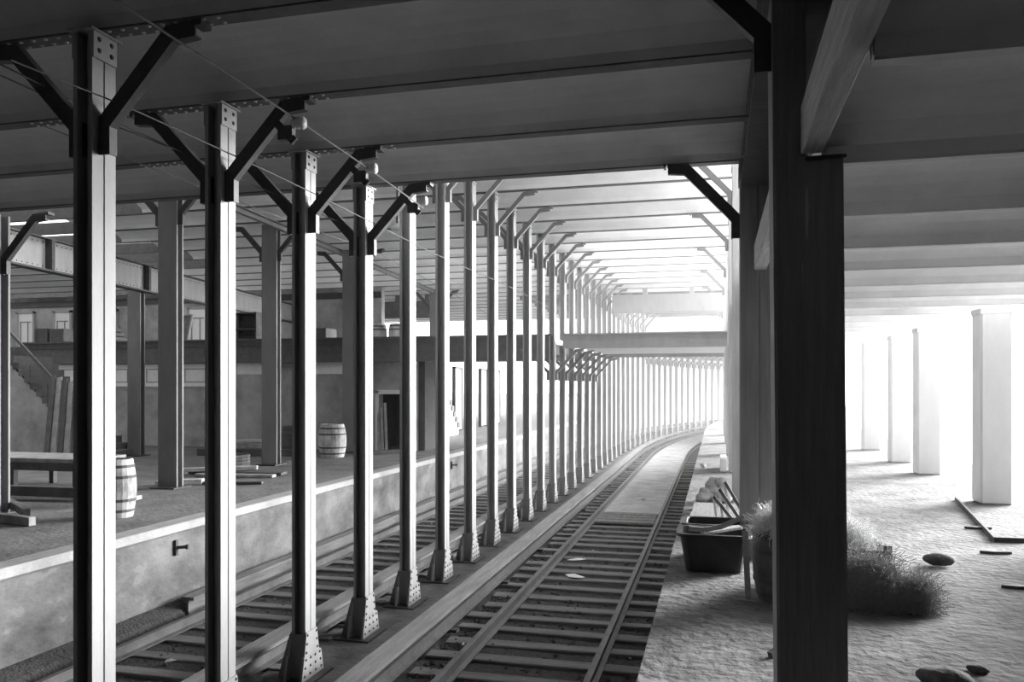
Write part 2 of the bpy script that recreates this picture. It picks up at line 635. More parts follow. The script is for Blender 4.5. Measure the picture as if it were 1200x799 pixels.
def make_column(ztop, brs=(), rz=0):
    """H-section of bulb angles on a plate, riveted foot; brs: heights of brace heads"""
    o = empty('steel_column')
    H = ztop - BASE
    mb = MB()
    mb.prism(hsec(), 'z', 0.02, H)
    mb.build('shaft', STEEL, o)
    mb = MB()
    mb.box(-.26, -.3, 0, .2, .3, .022)
    mb.build('base_plate', STEELD, o)
    for sg in (1, -1):
        mb = MB()
        x0, x1 = sg * (HX + .002), sg * (HX + .016)
        for (za, zb, wa, wb, xe) in ((.02, .27, .25, .185, .012), (.25, .52, .165, .115, 0)):
            mb.prism([(-wa, za), (wa, za), (wb, zb), (-wb, zb)], 'x', x0, x1 + sg * xe)
            rows, cols = (3, 4) if xe else (3, 2)
            for r in range(rows):
                for c in range(cols):
                    t = (r + .5) / rows
                    wz = (wa + (wb - wa) * t) * .78
                    mb.dome((x1 + sg * xe, -wz + 2 * wz * c / (cols - 1), za + (zb - za) * t + .012), (sg, 0, 0), .018, 1)
        mb.build('foot_gusset', [STEEL, RIVET], o)
    mb = MB()
    for sy in (-1, 1):
        ya, yb = sy * HY, sy * (HY + .014)
        mb.prism([(-.24, .02), (HX, .02), (HX, .5), (-.1, .5)], 'y', ya, yb)
    mb.build('foot_wing', STEELG, o)  # darker steel puts the shade of the column front into the colour
    mb = MB()
    for sg in (1, -1):
        x0, x1 = sg * (HX + .001), sg * (HX + .012)
        mb.box(min(x0, x1), -HY, H - .2, max(x0, x1), HY, H)
        for dz in (.06, .14):
            for dy in (-.06, .06):
                mb.dome((x1, dy, H - dz), (sg, 0, 0), .02, 1)
    mb.box(-.11, -.15, H - .015, .11, .15, H)
    mb.build('head_plate', [STEEL, RIVET], o)
    for zt in brs:
        for sg in (1, -1):
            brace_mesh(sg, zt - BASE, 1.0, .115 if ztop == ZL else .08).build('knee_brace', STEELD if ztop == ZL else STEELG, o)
    return o


protos = {}
GC = 'riveted steel columns between the tracks'
place_words = {1: 'nearest the camera, under the low ceiling', 4: 'at the edge of the low ceiling', 12: 'meeting the end of the footbridge girder'}
for n in range(1, 51):
    if n <= 4:
        key = ('low', ZL, (ZL,))
    elif 12 <= n <= 17:
        key = ('bridge', ZH, (ZH, 2.93))
    elif n <= 27:
        key = ('high', ZH, (ZH,))
    else:
        key = ('far', ZF, (ZF,))
    x, y, th = path(XB, bent(n))
    if key not in protos:
        c = make_column(key[1], key[2])
        protos[key] = c
        c.location, c.rotation_euler = (x, y, BASE), (0, 0, th)
    else:
        c = dup(protos[key], (x, y, BASE), th)
    desc = {'low': 'dark near riveted steel column with pale lit side', 'high': 'tall riveted steel column under the high white ceiling',
            'bridge': 'riveted steel column rising through the footbridge', 'far': 'slim pale column of the distant curve'}[key[0]]
    tag(c, '%s, %s in the row between the tracks' % (desc, nth(n)), 'column', GC)

# ---- platform pillars right of the track
def make_pillar(ztop, wx=0.40, wy=0.36, m=PILLAR, brace=True, low=False):
    o = empty('platform_pillar')
    hx, hy = wx / 2, wy / 2
    g = .012
    pl = []
    # plates with grooves on the faces
    pl = [(-hx, -hy), (-.01, -hy), (-.01, -hy + g), (.01, -hy + g), (.01, -hy), (hx, -hy), (hx, -.01), (hx - g, -.01), (hx - g, .01), (hx, .01), (hx, hy), (.01, hy), (.01, hy - g), (-.01, hy - g), (-.01, hy), (-hx, hy), (-hx, .01), (-hx + g, .01), (-hx + g, -.01), (-hx, -.01)]
    mb = MB()
    mb.prism(pl, 'z', 0.0, ztop)
    mb.build('shaft', m, o, bevel=.006)
    mb = MB()
    mb.box(-hx - .012, -hy - .012, ztop - .25, hx + .012, hy + .012, ztop - .02)
    for i in (-.14, -.05, .05, .14):
        for z in (.06, .19):
            mb.dome((i, -hy - .012, ztop - z), (0, -1, 0), .018)
    mb.build('head_plate', m, o)
    if brace:
        b = brace_mesh(-1, ztop, 1.0, .115 if low else .09)
        for i, v in enumerate(b.v):
            b.v[i] = (v[0] - hx + HX, v[1] - hy + .1, v[2])
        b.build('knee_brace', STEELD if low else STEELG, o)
    return o


GP = 'pillars along the right platform edge'
pn = 1
pr = None
for i in range(2, 12):
    s = BENT0 + 4.572 * (i - 1)
    x, y, th = path(0.45, s)
    if i == 2:
        o = make_pillar(ZL, m=PILLARG, low=True)
        o.location = (x, y, 0)
        tag(o, 'grey grooved pillar standing behind the straw barrel, beside the black tub', 'pillar', GP)
        continue
    if pr is None:
        pr = make_pillar(ZH, m=PILLARL)
        o = pr
        o.location = (x, y, 0)
    else:
        o = dup(pr, (x, y, 0), th)
    tag(o, 'pale tall pillar on the right platform edge, %s behind the black foreground post' % nth(i - 1), 'pillar', GP)

# foreground post
fp = empty('foreground_post', (0.53, 4.9, 0), 0)
fp.rotation_euler = (0, math.radians(-0.5), 0)
tag(fp, 'large black scratched post standing in the foreground of the right platform', 'post')
mb = MB()
mb.prism([(-.2, -.17), (-.188, -.17), (-.188, -.176), (.16, -.176), (.16, -.17), (.17, -.17), (.17, .17), (-.2, .17)], 'z', 0, 3.17)
mb.build('lower_shaft', PILLAR, fp, bevel=.006)
mb = MB()
mb.box(-.2, -.17, 3.15, -.02, .17, ZL)
mb.build('upper_shaft', PILLAR, fp, bevel=.006)
mb = MB()
mb.box(-.03, -.19, 3.145, .185, .19, 3.165)
for dx in (.02, .1, .18):
    mb.dome((dx - .02, -.19, 3.155), (0, -1, 0), .012)
mb.build('cap_plate', STEELD, fp, bevel=.004)
b = brace_mesh(-1, ZL + .12, 1.0)
b.v = [(v[0] - .2 + HX, v[1] - .1, v[2]) for v in b.v]
b.build('knee_brace', STEELD, fp)

# timber girder carried by the pillars, and the deep girder over it
mb = MB()
mb.box(0.45, -6, 3.18, 0.565, 4.72, 3.45)
tag(mb.build('timber_girder', WOODL, bevel=.008), 'pale worn timber girder running overhead onto the black foreground post', 'girder')
mb = MB()
mb.box(0.40, 5.05, 3.18, 0.53, 33, 3.46)
tag(mb.build('timber_girder', WOODL, bevel=.008), 'pale timber girder behind the black foreground post, carrying the platform ceiling edge', 'girder')
mb = MB()
for (z0, z1, x0, x1) in ((4.1, 4.13, .26, .62), (4.13, 4.44, .4, .43), (4.44, 4.465, .26, .62)):
    mb.box(x0, -6, z0, x1, bent(4) - .25, z1)
tag(mb.build('plate_girder', BEAM), 'dark deep girder running along the heads of the right pillars', 'girder')

# pillars on the far side of the right platform
GE = 'pale pillars on the far side of the right platform'
pe = None
for i, (x, y, lb) in enumerate(((4.33, 14.6, 'pale square pillar on bright platform, nearest of the four, at the photo right edge'),
                                (4.40, 19.1, 'pale square pillar on bright platform, second of the four from the right edge'),
                                (4.42, 21.9, 'faint pale square pillar on bright platform, third of the four from the right edge'),
                                (4.44, 25.9, 'faintest pale square pillar on bright platform, farthest of the four'))):
    if pe is None:
        pe = empty('square_pillar', (x, y, 0))
        mb = MB()
        mb.box(-.235, -.24, 0.0, .235, .24, 3.12)
        mb.build('shaft', PILLARW, pe, bevel=.03)
        mb = MB()
        mb.box(-.245, -.25, 3.05, .245, .25, 3.15)
        mb.build('cap', PILLARW, pe, bevel=.01)
        o = pe
    else:
        o = dup(pe, (x, y, 0))
    tag(o, lb, 'pillar', GE)

# ---- left platform columns
def make_left(ztop, brs=True):
    o = empty('platform_column')
    mb = MB()
    hx, hy, t, dp = .2, .1, .035, .12
    mb.prism([(-hx, -hy), (hx, -hy), (hx, -hy + t), (hx - dp, -hy + t), (hx - dp, hy - t), (hx, hy - t), (hx, hy), (-hx, hy), (-hx, hy - t), (-hx + dp, hy - t), (-hx + dp, -hy + t), (-hx, -hy + t)], 'z', .015, ztop)
    mb.build('shaft', STEELG, o)
    mb = MB()
    mb.box(-.26, -.26, 0, .26, .26, .02)
    mb.build('base_plate', STEELD, o)
    if brs:
        for sg in (1, -1):
            b = brace_mesh(sg, ztop)
            b.v = [(v[0] + sg * (hx - HX), v[1], v[2]) for v in b.v]
            b.build('knee_brace', STEELD, o)
    return o


GF = 'columns on the left platform'
for i, (x, y, zt, lb) in enumerate(((-10.45, 9.75, ZL, 'dark column at the left photo edge on the left platform'),
                                    (-9.9, 13.05, ZH, 'broad grey column on left platform behind the first barrel'),
                                    (-10.4, 17.4, ZH, 'broad grey column on left platform between stacked planks and pale barrel'),
                                    (-10.15, 21.2, ZH, 'grey column on left platform standing right behind the pale barrel'),
                                    (-11.1, 31.0, ZH, 'distant grey column on left platform beyond the footbridge'))):
    o = make_left(zt)
    o.location = (x, y, 0)
    tag(o, lb, 'column', GF)
o = make_left(4.5, False)
o.location = (-15.35, 18.8, 0)
tag(o, 'dark grey column carrying the slanting plate girder over the left platform', 'column', GF)

# slanting plate girder with stiffeners
pg = empty('plate_girder', (-13.6, 9.6, 0), math.atan2(3.9, 26.3))
tag(pg, 'long riveted plate girder slanting away above the left platform', 'girder')
L = 27.0
mb = MB()
mb.box(-.01, 0, 4.46, .01, L, 5.13)
mb.build('web', STEEL, pg)
mb = MB()
mb.box(-.14, 0, 5.12, .14, L, 5.15)
mb.build('top_flange', STEELD, pg)
mb = MB()
mb.box(-.14, 0, 4.42, .14, L, 4.46)
mb.build('bottom_flange', STEELD, pg)
y = 1.3
while y < L:
    mb = MB()
    mb.box(.01, y - .05, 4.46, .17, y + .05, 5.12)
    mb.build('stiffener', STEELD, pg)
    y += 3.9
mb = MB()
y = .1
while y < L:
    mb.dome((.01, y, 4.53), (1, 0, 0), .018)
    mb.dome((.01, y, 5.05), (1, 0, 0), .018)
    y += .16
mb.build('rivet_rows', RIVET, pg)
# longitudinal girder over the left columns
mb = MB()
mb.box(-.1, 0, ZH - .02, .1, 22, ZH)
mb.box(-.012, 0, ZH - .12, .012, 22, ZH - .02)
mb.box(-.06, 0, ZH - .13, .06, 22, ZH - .12)
o = mb.build('roof_girder', STEELG)
o.location = (-9.6, bent(4) + .1, 0)
o.rotation_euler = (0, 0, math.atan2(1.5, 21))
tag(o, 'pale girder along the heads of the left platform columns', 'girder')

# ------------------------------------------------------------------ footbridge and mezzanine
YB, YE = 21.66, 29.4
fb = empty('footbridge', (0, 0, 0))
tag(fb, 'steel footbridge crossing above both tracks', 'bridge')
mb = MB()
mb.box(-4.06, YB - .02, 2.93, .26, YB + .02, 3.30)
mb.box(-4.06, YB - .14, 3.28, .26, YB + .1, 3.32)
mb.box(-4.06, YB - .05, 3.14, .26, YB - .02, 3.17)
mb.box(-4.06, YB - .12, 2.92, .26, YB + .12, 2.95)
mb.build('girder', STEEL, fb)
mb = MB()
mb.box(-22, YB - .02, 2.80, -4.34, YB + .02, 3.28)
mb.box(-22, YB - .16, 3.26, -4.34, YB + .1, 3.31)
mb.box(-22, YB - .1, 3.10, -4.34, YB + .1, 3.13)
mb.box(-22, YB - .06, 2.60, -4.34, YB + .12, 2.82)
mb.build('girder', BEAM, fb)
mb = MB()
mb.box(-22, YB + .12, 3.06, -4.34, YE, 3.20)
mb.box(-4.06, YB + .12, 3.06, .25, YE, 3.20)
mb.build('deck', PLASTERW, fb)
mb = MB()
mb.box(-22, YE - .02, 2.8, -4.34, YE + .02, 3.3)
mb.box(-4.06, YE - .02, 2.93, .25, YE + .02, 3.3)
mb.build('girder', STEEL, fb)
# mezzanine floor further left
mb = MB()
mb.box(-32, YB + .4, 2.9, -22.02, 30, 3.2)
struct(mb.build('floor', BEAM))
mb = MB()
mb.box(-32, 30, 3.2, -13, 30.3, ZH + .3)
struct(mb.build('wall_back', WALLG), 'mezzanine back wall')
mb = MB()
mb.box(-32, 29.9, ZH - .35, -13, 30, ZH - .1)
struct(mb.build('trim_3', STEELD))
# hoarding panels / doors along the mezzanine wall
for i, x in enumerate((-30.3, -28.3, -25.9, -21.4, -19.2)):
    o = empty('door_%d' % (i + 1), (x, 30, 3.2))
    struct(o, 'pale panelled doorway in the mezzanine back wall')
    mb = MB()
    mb.box(-.42, -.06, 0, .42, 0, 1.95)
    dp = mb.build('door_panel', WHITE, o, bevel=.01)
    mb = MB()
    for a in ((-.5, -.1, 0, -.4, 0, 2.05), (.4, -.1, 0, .5, 0, 2.05), (-.5, -.1, 1.95, .5, 0, 2.05)):
        mb.box(*a)
    mb.build('door_frame', STEEL, o)
    mb = MB()
    for a in ((-.3, -.075, .2, .3, -.055, .25), (-.3, -.075, 1.55, .3, -.055, 1.6), (-.3, -.075, .2, -.25, -.055, 1.6), (.1, -.075, .2, .15, -.055, 1.6)):
        mb.box(*a)
    mb.build('door_moulding', TILEB, dp)
# hanging headers above the tracks
for xa, xb, lb, mm in ((-4.05, .26, 'pale hanging header beam crossing above the right track beyond the footbridge', STEEL), (-14.2, -11.0, 'grey hanging boxed header above the footbridge on the left', BEAM)):
    o = empty('header_beam', (0, 32.3, 0))
    tag(o, lb, 'beam')
    mb = MB()
    mb.box(xa, -.2, 4.79, xb, .2, 5.5)
    mb.build('casing', mm, o, bevel=.02)
    mb = MB()
    for t in (.3, .72):
        x = xa + (xb - xa) * t
        mb.box(x - .09, -.1, 5.5, x + .09, .1, ZH)
    mb.build('hanger', mm, o)

# back wall of the left platform under the mezzanine
YW = 22.0
mb = MB()
mb.box(-27, YW, 0, -9.62, YW + .3, 2.9)
mb.box(-9.62, YW, 1.66, -8.5, YW + .3, 2.9)
mb.box(-8.75, YW, 0, -8.5, YW + .3, 1.66)
struct(mb.build('wall_back', WALLG), 'stained back wall under the footbridge')
mb = MB()
mb.box(-27, YW - .04, 1.80, -14.9, YW, 1.85)
struct(mb.build('trim_4', STEEL))
mb = MB()
mb.box(-10.2, YW + 2.2, 0, -8.3, YW + 2.4, 2.9)
mb.box(-10.2, YW + .3, 0, -10.0, YW + 2.2, 2.9)
mb.box(-8.5, YW + .3, 0, -8.3, YW + 2.2, 2.9)
mb.box(-10.2, YW + .3, 2.7, -8.3, YW + 2.4, 2.9)
struct(mb.build('wall_back', DARKROOM))  # closed box added behind the doorway to keep it dark
mb = MB()
for a in ((-9.72, YW - .05, 0, -9.62, YW + .02, 1.75), (-8.75, YW - .05, 0, -8.65, YW + .02, 1.75), (-9.72, YW - .05, 1.66, -8.65, YW + .02, 1.78)):
    mb.box(*a)
struct(mb.build('door_8', WHITE), 'white frame of the dark doorway under the footbridge')
# tiled frieze panels
for i, (xa, xb) in enumerate(((-21.6, -20.05), (-19.4, -18.1), (-17.7, -16.5), (-16.3, -15.0))):
    o = empty('frieze_panel', ((xa + xb) / 2, YW - .01, 2.22))
    wv = (xb - xa) / 2
    mb = MB()
    mb.box(-wv, -.03, -.34, wv, 0, .36)
    tf = mb.build('tile_field', TILE, o)
    mb = MB()
    a, b = wv - .14, .22
    for q in ((-a, -.04, -b, a, -.03, -b + .035), (-a, -.04, b - .035, a, -.03, b), (-a, -.04, -b, -a + .035, -.03, b), (a - .035, -.04, -b, a, -.03, b)):
        mb.box(*q)
    mb.build('border', STEEL, tf)
    tag(o, 'white tiled frieze panel on the back wall, %s from the left' % nth(i + 1), 'wall panel', 'tiled panels of the frieze')
o = empty('emblem_plaque', (-22.5, YW - .01, 2.25))
mb = MB()
mb.prism([(.35 * math.cos(t * PI / 8), .44 * math.sin(t * PI / 8)) for t in range(16)], 'y', -.05, 0)
pq = mb.build('plaque', STEELD, o)
mb = MB()
for t in range(10):
    a_ = t * PI / 5
    mb.blob((.22 * math.cos(a_), -.06, .3 * math.sin(a_)), .09, .03, .1, t, .2, 8, 5)
mb.blob((0, -.06, 0), .13, .04, .2, 3, .2, 8, 5)
mb.build('wreath_relief', STEEL, pq)
tag(o, 'dark oval relief plaque on the back wall beside the stair', 'plaque')
mb = MB()
for (xa, xb) in ((-14.3, -13.2), (-12.1, -10.5)):
    mb.box(xa, YW - .04, 2.25, xb, YW, 2.66)
struct(mb.build('trim_5', TILE))

# stairs -------------------------------------------------------------
st = empty('staircase', (-16.2, 17.5, 0))
tag(st, 'steep staircase with sloping plaster flank at the far left', 'staircase')
mb = MB()
mb.prism([(-2.1, 0), (.75, 0), (-2.1, 2.55)], 'y', 0, 1.3)
mb.build('flank', WALLG, st)
mb = MB()
nst = 15
for i in range(nst):
    x = .75 - i * 2.85 / nst
    mb.box(x - 2.85 / nst, -.03, i * .18 + .0, x + .02, 1.3, (i + 1) * .18)
mb.build('steps', BEAM, st)
mb = MB()
mb.bar((.55, -.06, 1.05), (-2.1, -.06, 3.45), .05, .07)
mb.build('handrail', WOODD, st)
for i in range(5):
    x = .35 - i * .55
    mb = MB()
    z = (.75 - x) * .895
    mb.tube([(x, -.06, z), (x, -.06, z + .6)], .018)
    mb.build('baluster', WOODD, st)
st = empty('staircase', (-9.9, 28.2, 0))
tag(st, 'white stair flank with dark notched steps seen beyond the dark doorway', 'staircase')
mb = MB()
mb.prism([(-2.2, 0), (1.8, 0), (1.8, .42), (-.3, 2.2), (-2.2, 2.2)], 'x', -.1, .12)
mb.build('flank', WHITE, st)
mb = MB()
for i in range(9):
    y = -.35 + i * .25
    z = 2.24 - i * .22
    mb.box(-1.0, y, z - .2, .16, y + .27, z)
mb.build('steps', STEELD, st)

# far left platform screens seen between columns
GSn = 'grey wooden shutters on the far left platform'
for i, y in enumerate((32.4, 34.2, 36.2, 38.6, 41.4)):
    o = empty('shutter', (-10.6, y, 0))
    mb = MB()
    mb.box(-.05, -.45, .05, .05, .45, 2.6)
    mb.build('panel', STEEL, o, bevel=.01)
    mb = MB()
    for yy in (-.5, .45):
        mb.box(-.07, yy, 0, .07, yy + .06, 2.7)
    mb.box(-.07, -.5, 2.62, .07, .51, 2.7)
    mb.build('frame', BEAM, o)
    tag(o, 'grey shutter panel beyond the white stair, %s along the far left platform' % nth(i + 1), 'shutter', GSn)

# ------------------------------------------------------------------ tracks
RP = [(-.065, 0), (.065, 0), (.065, .012), (.012, .03), (.009, .1), (.034, .112), (.034, .145), (-.034, .145), (-.034, .112), (-.009, .1), (-.012, .03), (-.065, .012)]
for X, lb in ((-1.28, 'running rail nearest the right platform'), (-2.78, 'running rail of the right track beside the guard board'),
              (-5.2, 'running rail of the left track nearest the column row'), (-6.66, 'running rail of the left track nearest the left platform')):
    mb = MB()
    sweep(mb, [(X + a, -1.24 + b) for a, b in RP], run(-2, 100))
    tag(mb.build('running_rail', RAIL), lb, 'rail', 'running rails')
for X, z, wd, lb, two in ((-3.36, -.92, .24, 'weathered guard board along the third rail of the right track', True), (-4.86, -.98, .24, 'guard board behind the column feet along the left track', True)):
    o = empty('third_rail', (0, 0, 0))
    tag(o, lb, 'third rail', 'third rails with guard boards')
    mb = MB()
    sweep(mb, [(X - wd / 2, z), (X + wd / 2, z - .015), (X + wd / 2, z + .03), (X - wd / 2, z + .045)], run(-2, 100))
    mb.build('guard_board', BOARD, o)
    mb = MB()
    sweep(mb, [(X + .0 + a, -1.2 + b) for a, b in RP], run(-2, 100))
    mb.build('power_rail', RAIL, o)
    s = 2.0
    while s < 60:
        x, y, th = path(X - .06, s)
        mb = MB()
        mb.box(x - .03, y - .06, -1.24, x + .03, y + .06, z + .01)
        mb.box(x - .03, y - .06, -1.24, x + .22, y + .06, -1.2)
        mb.build('bracket', STEELD, o)
        s += 2.6
mb = MB()
sweep(mb, [(-6.95 - .1, -1.0), (-6.95 + .1, -1.0), (-6.95 + .1, -.96), (-6.95 - .1, -.96)], run(9.5, 60))
sweep(mb, [(-6.95 - .02, -1.3), (-6.95 + .02, -1.3), (-6.95 + .02, -1.0), (-6.95 - .02, -1.0)], run(9.5, 60))
tag(mb.build('guard_board', BOARD), 'low guard board at the foot of the left platform wall', 'board')

tie_me = []
for k in range(4):
    mb = MB()
    rr = random.Random(k)
    q = lambda a: a + rr.uniform(-.012, .012)
    mb.hexa([(-1.25, q(-.11), -1.42), (1.25, q(-.11), -1.42), (1.25, q(.11), -1.42), (-1.25, q(.11), -1.42),
             (-1.25, q(-.11), q(-1.242)), (1.25, q(-.11), q(-1.242)), (1.25, q(.11), q(-1.242)), (-1.25, q(.11), q(-1.242))])
    o = mb.build('railway_tie', TIE, bevel=.012)
    tie_me.append(o)
used = set()
for X, tr, smax in ((-2.03, 'right', 34), (-5.93, 'left', 34)):
    s = 2.9 if tr == 'right' else 4.2
    i = 0
    while s < smax:
        i += 1
        k = (i * 7 + (tr == 'left')) % 4
        x, y, th = path(X + random.uniform(-.05, .05), s)
        if k in used:
            o = tie_me[k].copy()
            COL.objects.link(o)
        else:
            o = tie_me[k]
            used.add(k)
        o.location = (x, y, random.uniform(-.012, .012))
        o.rotation_euler = (0, 0, random.uniform(-.02, .02))
        tag(o, 'wooden tie of the %s track, %s from the camera end' % (tr, nth(i)), 'railway tie', 'ties of the %s track' % tr)
        s += .56 + random.uniform(-.03, .03)
# timber crossing planks laid between the rails further on
GPk = 'crossing planks laid between the rails'
for i in range(4):
    mb = MB()
    y = 18.2 + i * .37
    mb.box(-2.68, y, -1.23, -1.36, y + .31, -1.165)
    tag(mb.build('crossing_plank', BOARD, bevel=.01), 'plank between the rails of the right track, %s from the camera' % nth(i + 1), 'plank', GPk)
mb = MB()
sweep(mb, [(-2.70, -1.35), (-1.36, -1.35), (-1.36, -1.2), (-2.70, -1.2)], run(19.7, 70))
struct(mb.build('floor', DUST), 'pale dusty infill between the rails')

# loose ballast stones
mb = MB()
rr = random.Random(3)
for i in range(5200):
    s = 3.0 + 19 * rr.random() ** 1.5
    X = rr.choice((rr.uniform(-3.6, -.6), rr.uniform(-7.1, -4.75), rr.uniform(-3.7, -2.8), rr.uniform(-7.1, -6.6)))
    r = rr.uniform(.018, .045)
    if min(abs(X - q) for q in (-1.28, -2.78, -3.36, -5.2, -6.66, -6.95, -4.86)) < .13:
        continue
    z = -1.27 + (.1 if X < -6.95 else 0)
    p = [(X + r * rr.uniform(.6, 1.2) * a, s + r * rr.uniform(.6, 1.2) * b, z + r * rr.uniform(.5, 1) * c_) for a, b, c_ in ((1, 0, 0), (0, 1, 0), (-1, 0, 0), (0, -1, 0), (0, 0, 1), (0, 0, -1))]
    mb.add(p, [(0, 1, 4), (1, 2, 4), (2, 3, 4), (3, 0, 4), (1, 0, 5), (2, 1, 5), (3, 2, 5), (0, 3, 5)], 0 if rr.random() < .985 else 1)
tag(mb.build('ballast_stones', [STONE, PORCELAIN]), 'loose dark gravel scattered between the ties of both tracks', 'gravel', kind='stuff')

# hooks on the left platform wall
for i, (y, lb) in enumerate(((9.6, 'small dark iron bracket on the platform wall below the first barrel'), (15.4, 'small dark iron bracket on the platform wall near the pale barrel'), (21.5, 'small dark iron bracket on the platform wall, farthest of three'))):
    mb = MB()
    mb.box(-7.22, y - .025, -.43, -7.18, y + .025, -.22)
    mb.bar((-7.19, y, -.32), (-7.08, y + .08, -.32), .04, .04)
    mb.box(-7.1, y + .06, -.35, -7.06, y + .1, -.29)
    tag(mb.build('wall_bracket', STEELD), lb, 'bracket', 'iron brackets on the left platform wall')

# ------------------------------------------------------------------ wires and insulators
def insulator(loc, lb):
    o = empty('insulator', loc)
    mb = MB()
    mb.box(-.09, -.03, -.14, .05, .03, -.02)
    mb.bar((-.12, 0, .02), (.06, 0, -.16), .07, .03, up=(0, 1, 0))
    mb.build('bracket', STEELD, o)
    mb = MB()
    prof = [(.001, -.07), (.035, -.065), (.05, -.045), (.035, -.03), (.055, -.01), (.04, .01), (.06, .03), (.05, .055), (.001, .065)]
    m2 = MB()
    m2.lathe(prof, 14)
    m2.v = [(v[2] + .1, v[1], v[0]) for v in m2.v]
    m2.build('porcelain', PORCELAIN, o, smooth=True)
    tag(o, lb, 'insulator', 'insulators on the knee braces')


for n in (2, 3, 4):
    insulator((-3.63, bent(n) - .08, 4.19), 'white porcelain insulator under the brace of the %s track column' % nth(n))
GW = 'overhead wires'


def wire(pts, lb, r=.006):
    mb = MB()
    mb.tube(pts, r, 5)
    tag(mb.build('overhead_wire', WIRE), lb, 'wire', GW)


wire([(-3.55, 2.5, 4.28), (-3.55, 4.2, 4.25), (-3.55, bent(2), 4.22), (-3.55, bent(3), 4.18), (-3.55, bent(4), 4.12)], 'thick dark wire running through the porcelain insulators below the low ceiling', .009)
wire([(-4.16, 4.0, 3.88)] + [(-4.16, 5 + i, 3.93 + .02 * math.sin(i * .7)) for i in range(16)], 'thin pale wire sagging along the lit column faces')
wire([(-5.9, 6, 4.25), (-5.6, 8.5, 4.12), (-5.2, 12, 4.0), (-5.0, 15, 3.7), (-5.0, 19, 3.4)], 'dark cable drooping behind the track columns')
wire([(-4.75, 3.4, 4.15), (-4.75, 5.5, 4.05), (-4.7, 7.5, 4.0), (-4.7, 9.5, 4.0)], 'thin wire under the left knee braces near the camera')
wire([(-5.3, 3.4, 4.3), (-5.0, 5.5, 4.12), (-4.9, 6.4, 4.1)], 'upper thin wire beside the nearest knee brace')
o = empty('trolley_hanger', (-4.6, 11.2, 4.2))
mb = MB()
mb.tube([(0, 0, 1.57), (0, 0, .1)], .02)
mb.build('rod', STEELD, o)
mb = MB()
mb.bar((-.05, 0, .38), (.6, -.8, .36), .03, .04)
mb.build('cross_arm', STEELD, o)
mb = MB()
mb.lathe([(.001, -.1), (.05, -.09), (.06, 0), (.05, .09), (.001, .1)], 12)
mb.v = [(v[2], v[0], v[1] + .06) for v in mb.v]
mb.build('porcelain', PORCELAIN, o, smooth=True)
tag(o, 'dark hanging rod with porcelain spool between fourth and fifth track columns', 'hanger')

# ------------------------------------------------------------------ things on the right platform
def strands(name, n, c, spread, ln, r=.004, seed=1, parent=None, m=STRAW):
    cu = bpy.data.curves.new(name, 'CURVE')
    cu.dimensions = '3D'
    cu.bevel_depth = r
    cu.bevel_resolution = 0
    cu.resolution_u = 3
    rr = random.Random(seed)
    for i in range(n):
        while True:
            u = [rr.uniform(-1, 1) for _ in range(3)]
            if sum(q * q for q in u) < 1:
                break
        p = Vector((c[0] + u[0] * spread[0], c[1] + u[1] * spread[1], c[2] + abs(u[2]) * spread[2]))
        d = Vector((rr.gauss(0, 1), rr.gauss(0, 1), rr.gauss(0, .6))).normalized()
        sp = cu.splines.new('POLY')
        k = 6
        sp.points.add(k - 1)
        for j in range(k):
            sp.points[j].co = (p.x, p.y, max(p.z, .012), 1)
            d = (d + Vector((rr.gauss(0, .5), rr.gauss(0, .5), rr.gauss(0, .45)))).normalized()
            p = p + d * ln / k
    cu.materials.append(m)
    o = bpy.data.objects.new(name, cu)
    COL.objects.link(o)
    if parent:
        o.parent = parent
    return o


def plank(name, a, b, wd, th, m, lb, grp=None, cat='plank', up=(0, 0, 1)):
    a, b = Vector(a), Vector(b)
    mb = MB()
    mid = (a + b) / 2
    mb.bar(a - mid, b - mid, wd, th, up=up)
    o = mb.build(name, m, bevel=.005)
    o.location = mid
    return tag(o, lb, cat, grp)


# black tub
tub = empty('tub', (-.03, 8.62, 0))
tag(tub, 'black oblong tub on the right platform holding a curved slat', 'tub')


def rrect(hx, hy, r, z, n=5):
    out = []
    for cx, cy, a0 in ((hx - r, hy - r, 0), (-hx + r, hy - r, 90), (-hx + r, -hy + r, 180), (hx - r, -hy + r, 270)):
        for i in range(n):
            t = math.radians(a0 + 90 * i / (n - 1))
            out.append((cx + r * math.cos(t), cy + r * math.sin(t), z))
    return out


mb = MB()
rings = [rrect(.28, .2, .08, .01), rrect(.335, .25, .1, .36), rrect(.375, .29, .12, .37), rrect(.375, .29, .12, .40), rrect(.325, .24, .09, .40), rrect(.265, .185, .07, .04)]
n = len(rings[0])
vs = [p for r in rings for p in r]
fs = []
for i in range(len(rings) - 1):
    fs += [(i * n + k, i * n + (k + 1) % n, (i + 1) * n + (k + 1) % n, (i + 1) * n + k) for k in range(n)]
fs += [tuple(range(n - 1, -1, -1)), tuple(range((len(rings) - 1) * n, len(rings) * n))]
mb.add(vs, fs)
mb.build('basin', BLACK, tub, smooth=False)
# second tub rim behind
mb = MB()
t2 = empty('tub', (.0, 9.25, 0))
mb.add(vs, fs)
mb.build('basin', BLACK, t2)
tag(t2, 'second black tub standing just behind the front one', 'tub')
mb = MB()
pts = [(-.28, 8.52, .43), (-.12, 8.5, .425), (.05, 8.47, .47), (.25, 8.42, .58), (.42, 8.36, .7)]
for p, q in zip(pts, pts[1:]):
    mb.bar(p, q, .035, .05)
tag(mb.build('curved_slat', WOOD), 'long curved wooden slat lying across the black tub', 'slat')
plank('plank', (-.15, 8.55, .38), (.24, 8.66, .44), .12, .03, WOODL, 'short pale board lying inside the black tub')
